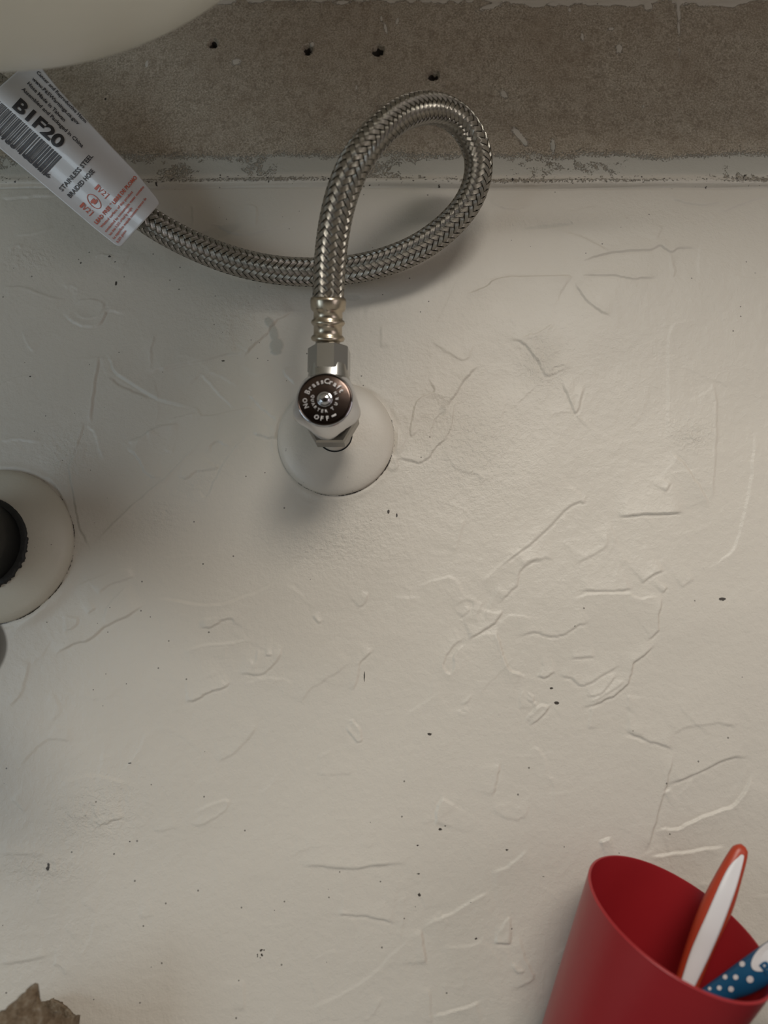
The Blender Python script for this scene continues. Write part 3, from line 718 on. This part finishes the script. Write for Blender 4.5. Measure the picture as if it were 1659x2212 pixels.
# ------------------------------------------------------------------ label wrapped on the hose
# its frame: s along the hose toward the lower right, t from the lower left edge to the upper right edge (photo px)
cl = np.array([(-140, 85), (-60, 150), (40, 232), (150, 326), (235, 402), (322, 470)], float)
clh = np.interp([0, .2, .4, .6, .8, 1], [0, .2, .4, .6, .8, 1], [.048, .0455, .0405, .0355, .0305, .0262])
cll = np.r_[0, np.cumsum(np.linalg.norm(np.diff(cl, axis=0), axis=1))]
def near_center(u, v):
    best = np.full(u.shape, 1e9); hh = np.zeros_like(u)
    for k in range(len(cl) - 1):
        a, b = cl[k], cl[k + 1]; d = b - a; t = np.clip(((u - a[0]) * d[0] + (v - a[1]) * d[1]) / (d @ d), 0, 1)
        e = np.hypot(u - a[0] - t * d[0], v - a[1] - t * d[1]); m = e < best; best[m] = e[m]; hh[m] = (clh[k] * (1 - t) + clh[k + 1] * t)[m]
    return best, hh
def lab_h(u, v):
    e, hh = near_center(u, v); e = e * .235e-3
    return hh + HR * 1.12 + .0016 - .0075 * (1 - np.exp(-(e / .0105) ** 2)) - .07 * np.sqrt(e * e + .004 ** 2)
lowE = np.array([(-78, 256), (0, 321), (131, 431), (205, 494), (258, 536)], float); upE = np.array([(72, 124), (130, 196), (190, 262), (242, 318), (292, 370), (347, 438)], float)
def along(E_, t):
    L_ = np.r_[0, np.cumsum(np.linalg.norm(np.diff(E_, axis=0), axis=1))]; L_ /= L_[-1]; return np.array([np.interp(t, L_, E_[:, 0]), np.interp(t, L_, E_[:, 1])])
ni, nj = 120, 60; V = []
for i in range(ni + 1):
    a = along(lowE, i / ni); b = along(upE, i / ni)
    for j in range(nj + 1):
        t = j / nj; p = a * (1 - t) + b * t
        # rounded corners at the lower end, slight bow
        if i / ni > .955:
            kx = (i / ni - .955) / .045; cut = 1 - math.sqrt(max(0, 1 - kx * kx)); mid = (a + b) / 2; p = mid + (p - mid) * (1 - .09 * cut)
        V.append(p)
uvp = np.array(V); W3 = PA(uvp[:, 0], uvp[:, 1], lab_h(uvp[:, 0], uvp[:, 1]))
Fc = [(i * (nj + 1) + j, i * (nj + 1) + j + 1, (i + 1) * (nj + 1) + j + 1, (i + 1) * (nj + 1) + j) for i in range(ni) for j in range(nj)]
lab = obj('label_tag', W3, Fc, M['vinyl'], hose, loc=P(150, 330, .045), label='white vinyl label folded around the hose, printed black and red')
so = lab.modifiers.new('solid', 'SOLIDIFY'); so.thickness = .0004; so.offset = 0
LIFT = .00050
def on_label(V2, Fs):                                    # V2: photo px positions of print
    V2 = np.asarray(V2, float); h = lab_h(V2[:, 0], V2[:, 1]) + LIFT; return list(PA(V2[:, 0], V2[:, 1], h)), Fs
def densify(V2, Fs, mx=4.0):
    bm = bmesh.new(); vs = [bm.verts.new((x, y, 0)) for x, y in V2]
    for q in Fs:
        try: bm.faces.new([vs[i] for i in q])
        except ValueError: pass
    for _ in range(4):
        bmesh.ops.triangulate(bm, faces=bm.faces[:])
        es = [e for e in bm.edges if e.calc_length() > mx]
        if not es: break
        bmesh.ops.subdivide_edges(bm, edges=es, cuts=1)
    bmesh.ops.triangulate(bm, faces=bm.faces[:]); bm.verts.index_update()
    V = np.array([v.co[:2] for v in bm.verts]); F_ = [tuple(v.index for v in f.verts) for f in bm.faces]; bm.free(); return V, F_
def label_text(s, p0, p1, hgt, bold=0.0, res=2):
    """baseline from p0 to p1 (px), cap height hgt px"""
    V, Fs = text_mesh(s, bold, res); p0 = np.array(p0, float); p1 = np.array(p1, float); d = p1 - p0; L_ = np.linalg.norm(d); d /= L_; up = np.array([d[1], -d[0]])
    x = (V[:, 0] - V[:, 0].min()) / (V[:, 0].max() - V[:, 0].min()) * L_; y = V[:, 1] / .70 * hgt
    Q = p0 + x[:, None] * d + y[:, None] * up
    if hgt > 9: Q, Fs = densify(Q, Fs)
    return on_label(Q, Fs)
def label_quad(p0, p1, wd, n=6):                         # a bar from p0 to p1 of width wd px
    p0 = np.array(p0, float); p1 = np.array(p1, float); d = p1 - p0; L_ = np.linalg.norm(d); d /= L_; up = np.array([d[1], -d[0]]); V = []
    for i in range(n + 1):
        for sgn in (-1, 1): V.append(p0 + d * L_ * i / n + up * wd / 2 * sgn)
    return on_label(V, [(2 * i, 2 * i + 1, 2 * i + 3, 2 * i + 2) for i in range(n)])
bold = label_text('B1F20', (26, 231), (126, 322), 27, .035, 6)
obj('bold_number', *bold, M['ink'], lab, smooth=False, label='large black bold number B1F20')
bars = []
b0 = np.array((-45., 178.)); b1 = np.array((135., 341.)); dS = (b1 - b0); Lb = np.linalg.norm(dS); dS /= Lb; tv = np.array((-38., 40.))
s = 0; r2 = random.Random(5)
while s < Lb - 3:
    wd = r2.choice([1.6, 1.6, 2.6, 3.8, 4.6]); gap = r2.choice([1.6, 1.8, 2.6, 3.4]); p = b0 + dS * (s + wd / 2)
    bars.append(label_quad(p, p + tv, wd)); s += wd + gap
obj('barcode', *join(*bars), M['ink_soft'], lab, smooth=False, label='black barcode stripes')
small = [label_text('0 39166 10014 6', (-40, 265), (106, 386), 8, .025), label_text('Assembled and Packaged in China', (46, 193), (177, 319), 7.5, .025), label_text('Hose Made in Taiwan', (58, 181), (138, 263), 7.5, .025),
         label_text('www.P65Warnings.ca.gov', (68, 171), (168, 270), 7.5, .025), label_text('Cancer and Reproductive Harm', (78, 157), (184, 266), 7, .025),
         label_text('STAINLESS STEEL', (134, 414), (202, 338), 10.5, .02), label_text('BRAIDED HOSE', (152, 428), (205, 371), 10.5, .02)]
obj('small_black_print', *join(*small), M['ink_soft'], lab, smooth=False, label='small black print')
red = [label_text('LEAD FREE * LIBRE DE PLOMO', (209, 485), (297, 384), 8.5, .03), label_text('Wetted surface of this product', (219, 493), (288, 415), 5.5, .02), label_text('contacted by consumable water contains', (229, 502), (312, 404), 5.5, .02),
       label_text('less than 0.25% of lead by weight', (238, 509), (286, 450), 5.5, .02), label_text('La superficie mojada contiene menos de', (246, 517), (317, 429), 5.5, .02), label_text('0.25% plomo', (255, 525), (273, 499), 5.5, .02)]
def icon(cx_, cy_, a, sc1):
    d = np.array([math.cos(a), math.sin(a)]); up = np.array([d[1], -d[0]]); c = np.array([cx_, cy_]); out = []
    q = lambda x, y: c + d * x * sc1 + up * y * sc1
    out.append(label_quad(q(-17, 0), q(-11, 0), 13 * sc1)); out.append(label_quad(q(-9, 6), q(-5, -6), 1.6)); out.append(label_quad(q(-5, -6), q(-1, 6), 1.6))
    p0, p1 = q(1, -5), q(9, -5); out.append(label_text('2', p0, p1, 11 * sc1)); out.append(label_quad(q(15, -7), q(15, 7), 2.0)); out.append(label_quad(q(11.5, 5), q(11.5, 7), 1.6)); return out
red += icon(220, 414, rd(43), 1.0) + icon(187, 452, rd(43), .95)
ov = []; c_ = np.array([203., 435.]); a_ = rd(48); d_ = np.array([math.cos(a_), math.sin(a_)]); u_ = np.array([d_[1], -d_[0]])
for i in range(28):
    t0, t1 = 2 * PI * i / 28, 2 * PI * (i + 1) / 28
    ov.append(label_quad(c_ + d_ * 19 * math.cos(t0) + u_ * 10 * math.sin(t0), c_ + d_ * 19 * math.cos(t1) + u_ * 10 * math.sin(t1), 1.5, 1))
ov.append(label_quad(c_ - d_ * 6, c_ + d_ * 6, 8)); ov.append(label_quad(c_ - d_ * 3 - u_ * 7, c_ + d_ * 3 + u_ * 7, 5))
obj('red_print', *join(*(red + ov)), M['red_ink'], lab, smooth=False, label='red fine print and certification marks')

# ------------------------------------------------------------------ drain
dE = P(-3, 1180); dx0, dz0 = dE[0], dE[2]
def DP(h, x=0, z=0): return np.array([dx0 + x, -h, dz0 + z])
dfl = empty('drain_flange', DP(0)); tag(dfl, 'large aged cream domed flange around the black drain pipe, at the left edge', 'pipe flange')
v, f = lathe([(-.003, .0405), (.0025, .0412), (.0045, .0408), (.0075, .0372), (.0108, .0310), (.0130, .0262), (.0145, .0205)], DP(0), OUT, 128, caps=(True, False)); obj('dome', v, f, M['flange_aged'], dfl, autos=60)
r3 = random.Random(3); jag = [r3.uniform(-.02, .035) * (1.0 if 105 < _ < 178 or True else .3) * (1 if (_ * 2) % 360 > 280 or (_ * 2) % 360 < 12 else .18) for _ in range(180)]
def jm(t, k): i = int(t / (2 * PI) * 180) % 180; return 1 + (jag[i] * (1 if k < 3 else 0)) 
v, f = lathe([(.0135, .0248), (.0150, .0250), (.0156, .0240), (.0160, .0205)], DP(0, -.002, -.001), OUT, 180, ref=np.array([1., 0, 0]), mod=jm, caps=(True, False)); obj('black_sealant', v, f, M['soot'], dfl, label='ragged ring of black sealant')
drain = empty('drain_trap', DP(.02)); tag(drain, 'black plastic drain pipe leaving the domed flange toward the trap', 'drain pipe')
v, f = lathe([(.0162, .0222), (.030, .0222), (.031, .0226), (.060, .0226)], DP(0, -.002, -.001), OUT, 96, caps=(True, False)); obj('pipe', v, f, M['black'], drain)
c = [DP(.055, -.002, -.001), DP(.070, -.002, -.001), P(-228, 1232, .083), P(-164, 1320, .093), P(-100, 1392, .099), P(-83, 1402, .110), P(-114, 1380, .132), P(-200, 1270, .150), P(-300, 1180, .162), np.array([-.165, -.185, .60]), np.array([-.165, -.195, .650])]
c = catmull(np.array(c), 10); c, _ = resample(c, .003); c = smooth_path(c, 6); T2, E2, G2 = frames(c)
obj('trap_bend', *tube(c, E2, G2, .0150, 40), M['black'], drain)
v, f = lathe([(0, .0235), (.002, .0255), (.016, .0255), (.018, .0235)], DP(.045, -.002, -.001), OUT, 48, mod=lambda t, k: 1 + .02 * math.cos(12 * t)); obj('slip_nut', v, f, M['black'], drain)

# ------------------------------------------------------------------ red cup (axis tilted against the wall)
cn = np.array([.346, -.315, .884]); cn /= np.linalg.norm(cn); cc = np.array([.1170, -.0533, .3855]); CL = .086; R1 = .0380; R2 = .0280; tk = .0009
cb = cc - cn * CL
cup = tag(obj('toothbrush_cup', *lathe([(0, R2 - .002), (0, R2), (.002, R2 + .0005), (CL - .0012, R1 - .0001), (CL - .0004, R1 + .0001), (CL, R1 - .0003), (CL, R1 - tk), (CL - .001, R1 - tk - .0003), (.003, R2 - tk), (.003, R2 - .004)], cb, cn, 128), M['cup'], loc=cb, autos=50),
          'red tapered plastic cup leaning in the lower right corner, holding toothbrushes', 'cup')
# box lid under the cup (below the frame)
ctop = min(p[2] for p in [cb + R2 * (math.cos(t) * frame(cn)[1] + math.sin(t) * frame(cn)[2]) for t in np.linspace(0, 6.28, 90)])
bin_ = empty('storage_bin', (.17, -.06, 0)); tag(bin_, 'grey plastic storage bin on the floor under the red cup', 'bin')
v, f = box((.03, -.14, 0), (.34, -.006, ctop - .012)); o = obj('bin_body', v, f, M['grey_plastic'], bin_, smooth=False)
v, f = box((.025, -.146, ctop - .012), (.345, -.005, ctop)); o = obj('lid', v, f, M['grey_plastic'], bin_, smooth=False)
o.modifiers.new('bevel', 'BEVEL').width = .003
# dark grey bottle to the right of the cup, only its shoulder shows in the corner
bx, by = .1795, -.060
bot = empty('bottle', (bx, by, ctop)); tag(bot, 'dark grey bottle shoulder just visible right of the cup in the bottom corner', 'bottle')
v, f = lathe([(0, .018), (.002, .020), (.050, .020), (.058, .018), (.062, .012)], (bx, by, ctop), (0, 0, 1), 48); obj('bottle_body', v, f, M['grey_plastic'], bot)

# ------------------------------------------------------------------ toothbrushes
def loft(pts, wid, thk, side, n=32, e=2.2):
    """pts centre line, side = direction of the width, closed super-elliptic sections"""
    pts = np.array(pts); T_ = np.gradient(pts, axis=0); T_ /= np.linalg.norm(T_, axis=1)[:, None]; V = []; Fc = []
    for i, p in enumerate(pts):
        sd = side - T_[i] * np.dot(side, T_[i]); sd /= np.linalg.norm(sd); nr = np.cross(T_[i], sd)
        for k in range(n):
            t = 2 * PI * k / n; c, s = math.cos(t), math.sin(t)
            V.append(p + sd * wid[i] * np.sign(c) * abs(c) ** (2 / e) + nr * thk[i] * np.sign(s) * abs(s) ** (2 / e))
    for i in range(len(pts) - 1):
        for k in range(n): j = (k + 1) % n; Fc.append((i * n + k, i * n + j, (i + 1) * n + j, (i + 1) * n + k))
    Fc.append(tuple(range(n))[::-1]); Fc.append(tuple(range((len(pts) - 1) * n, len(pts) * n))); return V, Fc
def brush(left, right, h, thick, tipround=True, N_=40):
    L_ = catmull(np.array(left, float), 12); R_ = catmull(np.array(right, float), 12); L_, _ = resample(L_, np.linalg.norm(np.diff(L_, axis=0), axis=1).sum() / N_); R_, _ = resample(R_, np.linalg.norm(np.diff(R_, axis=0), axis=1).sum() / N_)
    m = min(len(L_), len(R_)); L_ = L_[:m]; R_ = R_[:m]; hs = np.interp(np.linspace(0, 1, m), np.linspace(0, 1, len(h)), h)
    a = PA(L_[:, 0], L_[:, 1], hs); b = PA(R_[:, 0], R_[:, 1], hs); c = (a + b) / 2; w_ = np.linalg.norm(a - b, axis=1) / 2
    return c, np.maximum(w_, .00012), w_, (b - a).mean(0)
hs = [.045, .047, .049, .051, .053]
c, w_, _, sd = brush([(1599, 1823), (1588, 1828), (1577, 1843), (1556, 1878), (1520.6, 1945), (1494.5, 2009), (1465, 2100), (1452, 2150)], [(1602, 1823), (1611, 1829), (1615, 1841), (1603, 1889), (1582, 1958), (1558, 2010), (1535, 2061), (1500, 2150)], hs, 0)
tb = empty('toothbrush', c[-1]); tag(tb, 'toothbrush with orange-edged white handle standing in the red cup', 'toothbrush')
obj('handle', *loft(c, w_, np.minimum(w_ * .75, .0042), sd), M['orange'], tb, label='orange rubber handle edge')
from mathutils.bvhtree import BVHTree
def on_surface(loft_, V2, lift):
    bvh = BVHTree.FromPolygons([Vector(p) for p in loft_[0]], [tuple(q) for q in loft_[1]]); out = []
    for u, v in V2:
        r = R @ np.array([u - CX, CY - v, -F]); r /= np.linalg.norm(r); hit = bvh.ray_cast(Vector(CAM), Vector(r))
        if hit[0] is None: near = bvh.find_nearest(Vector(P(u, v, .05))); out.append(np.array(near[0]) - r * lift); continue
        nn = np.array(hit[1]); out.append(np.array(hit[0]) + nn * (lift if np.dot(nn, r) < 0 else -lift))
    return out
il = catmull(np.array([(1601.5, 1846), (1596, 1850), (1569, 1882), (1526, 1977), (1494, 2051), (1474, 2112), (1466, 2140)], float), 10); ir = catmull(np.array([(1602.5, 1846), (1604.5, 1856), (1588, 1919), (1560, 1996), (1532, 2061), (1504, 2120), (1494, 2140)], float), 10)
g2 = [tuple(a * (1 - t) + b * t) for a, b in zip(il, ir) for t in np.linspace(0, 1, 11)]; nr_ = len(il)
iv = on_surface(loft(c, w_, np.minimum(w_ * .75, .0042), sd, 96), g2, .00035)
oi = obj('handle_inset', iv, [(i * 11 + j, i * 11 + j + 1, (i + 1) * 11 + j + 1, (i + 1) * 11 + j) for i in range(nr_ - 1) for j in range(10)], M['white_plastic'], tb, label='smooth white inset along the handle')
so = oi.modifiers.new('solid', 'SOLIDIFY'); so.thickness = .0005; so.offset = 0
hs2 = [.066, .0635, .061, .058, .055]
up_e = [(1760, 1975), (1700, 2014), (1643.5, 2050), (1606, 2076), (1560, 2108), (1519, 2137), (1480, 2168)]; lo_e = [(1775, 2052), (1715, 2092), (1659, 2122), (1615.6, 2147), (1578, 2160), (1540, 2180), (1500, 2205)]
c, w_, _, sd = brush(up_e, lo_e, hs2, 0)
c2 = c; bb = empty('toothbrush', c[-1]); tag(bb, 'blue toothbrush handle with white dots leaning right in the red cup', 'toothbrush')
THB = np.minimum(w_ * .8, .0068)
obj('handle', *loft(c, w_, THB, sd), M['blue'], bb)
c_a = PA(np.array([q[0] for q in up_e], float), np.array([q[1] for q in up_e], float), np.interp(np.linspace(0, 1, 7), np.linspace(0, 1, 5), hs2)); 
c_b = PA(np.array([q[0] for q in lo_e], float), np.array([q[1] for q in lo_e], float), np.interp(np.linspace(0, 1, 7), np.linspace(0, 1, 5), hs2))
# project printed marks onto the handle surface by following the sight line of the photo until it meets the loft
from mathutils.bvhtree import BVHTree
hv, hfc = loft(c, w_, THB, sd, 64); bvh = BVHTree.FromPolygons([Vector(p) for p in hv], [tuple(q) for q in hfc])
def on_handle(V2, Fs, lift):
    out = []
    for u, v in V2:
        r = R @ np.array([u - CX, CY - v, -F]); r /= np.linalg.norm(r); hit = bvh.ray_cast(Vector(CAM), Vector(r))
        if hit[0] is None:
            h = .06; out.append(P(u, v, h)); continue
        out.append(np.array(hit[0]) + np.array(hit[1]) * (lift if np.dot(hit[1], r) < 0 else -lift))
    return out, Fs
def disc(cx_, cy_, ra, rb=None, a=0, n=20):
    rb = rb or ra; V = [(cx_, cy_)]
    for q in (.5, 1.0):
        for i in range(n):
            t = 2 * PI * i / n; x, y = ra * q * math.cos(t), rb * q * math.sin(t); V.append((cx_ + x * math.cos(a) - y * math.sin(a), cy_ + x * math.sin(a) + y * math.cos(a)))
    Fs = [(0, 1 + i, 1 + (i + 1) % n) for i in range(n)] + [(1 + i, 1 + n + i, 1 + n + (i + 1) % n, 1 + (i + 1) % n) for i in range(n)]; return V, Fs
for u, v, r in ((1604, 2083, 6), (1567, 2111, 5), (1589.5, 2111, 5.5), (1620, 2115, 7.5), (1533.6, 2136, 3.5), (1554, 2134, 5), (1579, 2136, 6), (1650, 2106, 0)):
    if r: obj('white_dot', *on_handle(*disc(u, v, r), .00025), M['white_plastic'], bb, smooth=False)
pv, pf = disc(1665, 2062, 50, 24, rd(-38), 28); pv = [(x, y) for x, y in pv]
obj('white_patch', *on_handle(pv, pf, .0003), M['white_plastic'], bb, smooth=False, label='white oval printed patch')
tv_, tf_ = text_mesh('Re', .03, 4); d_ = np.array([math.cos(rd(-40)), math.sin(rd(-40))]); u_ = np.array([d_[1], -d_[0]])
tv_ = [np.array([1654., 2106.]) + d_ * x * 42 + u_ * y * 36 for x, y in tv_]
obj('blue_lettering', *on_handle(tv_, tf_, .0006), M['blue'], bb, smooth=False, label='blue lettering on the white patch')

# ------------------------------------------------------------------ torn cardboard in the lower left corner
r4 = random.Random(11)
hc = .034; pr = P(156, 2196, hc); pl = P(-110, 2230, hc); ccx = (pr[0] + pl[0]) / 2; ca = (pr[0] - pl[0]) / 2; cbv = .027
def z_for(x, h, v):
    lo, hi = 0., 1.
    for _ in range(40):
        m = (lo + hi) / 2; q = (np.array([x, -h, m]) - CAM) @ R; vv = CY - F * q[1] / -q[2]
        if vv > v: lo = m
        else: hi = m
    return lo
prof_f = [(-120, 2265), (0, 2180), (31, 2152), (64, 2124), (68, 2126), (71, 2142), (74, 2158), (79, 2170), (86, 2178), (96, 2182), (108, 2190), (122, 2190), (135, 2199), (150, 2197), (158, 2194)]
prof_b = [(-120, 2262), (0, 2210), (60, 2185), (80, 2170), (95, 2162), (112, 2158), (133, 2168), (146, 2182), (154, 2194), (160, 2196)]
nA = 160; ring = []
for i in range(nA):
    t = 2 * PI * i / nA; x = ccx + ca * math.cos(t); h = hc + cbv * -math.sin(t); pf = prof_f if math.sin(t) <= 0 else prof_b
    # photo column of this point near the top
    q = (np.array([x, -h, .33]) - CAM) @ R; u = CX + F * q[0] / -q[2]
    v = np.interp(u, [a for a, _ in pf], [b for _, b in pf]) + r4.uniform(-2.5, 2.5)
    ring.append((x, h, z_for(x, h, v)))
V = []; Fc = []; zs = [0, .5, .85, .93, .965, .985, 1.0]
for (x, h, z) in ring:
    for k, q in enumerate(zs): V.append((x + (r4.uniform(-.0005, .0005) if k > 2 else 0), -h + (r4.uniform(-.0005, .0005) if k > 2 else 0), z * q))
m = len(zs)
for i in range(nA):
    j = (i + 1) % nA
    for k in range(m - 1): Fc.append((i * m + k, j * m + k, j * m + k + 1, i * m + k + 1))
card = tag(obj('torn_cardboard', V, Fc, M['card'], loc=(ccx, -hc, 0)), 'torn brown cardboard tube with ragged top edge in the lower left corner', 'cardboard')
so = card.modifiers.new('solid', 'SOLIDIFY'); so.thickness = .0018; so.offset = 0

for o in bpy.data.objects:
    if '_o' in o: del o['_o']
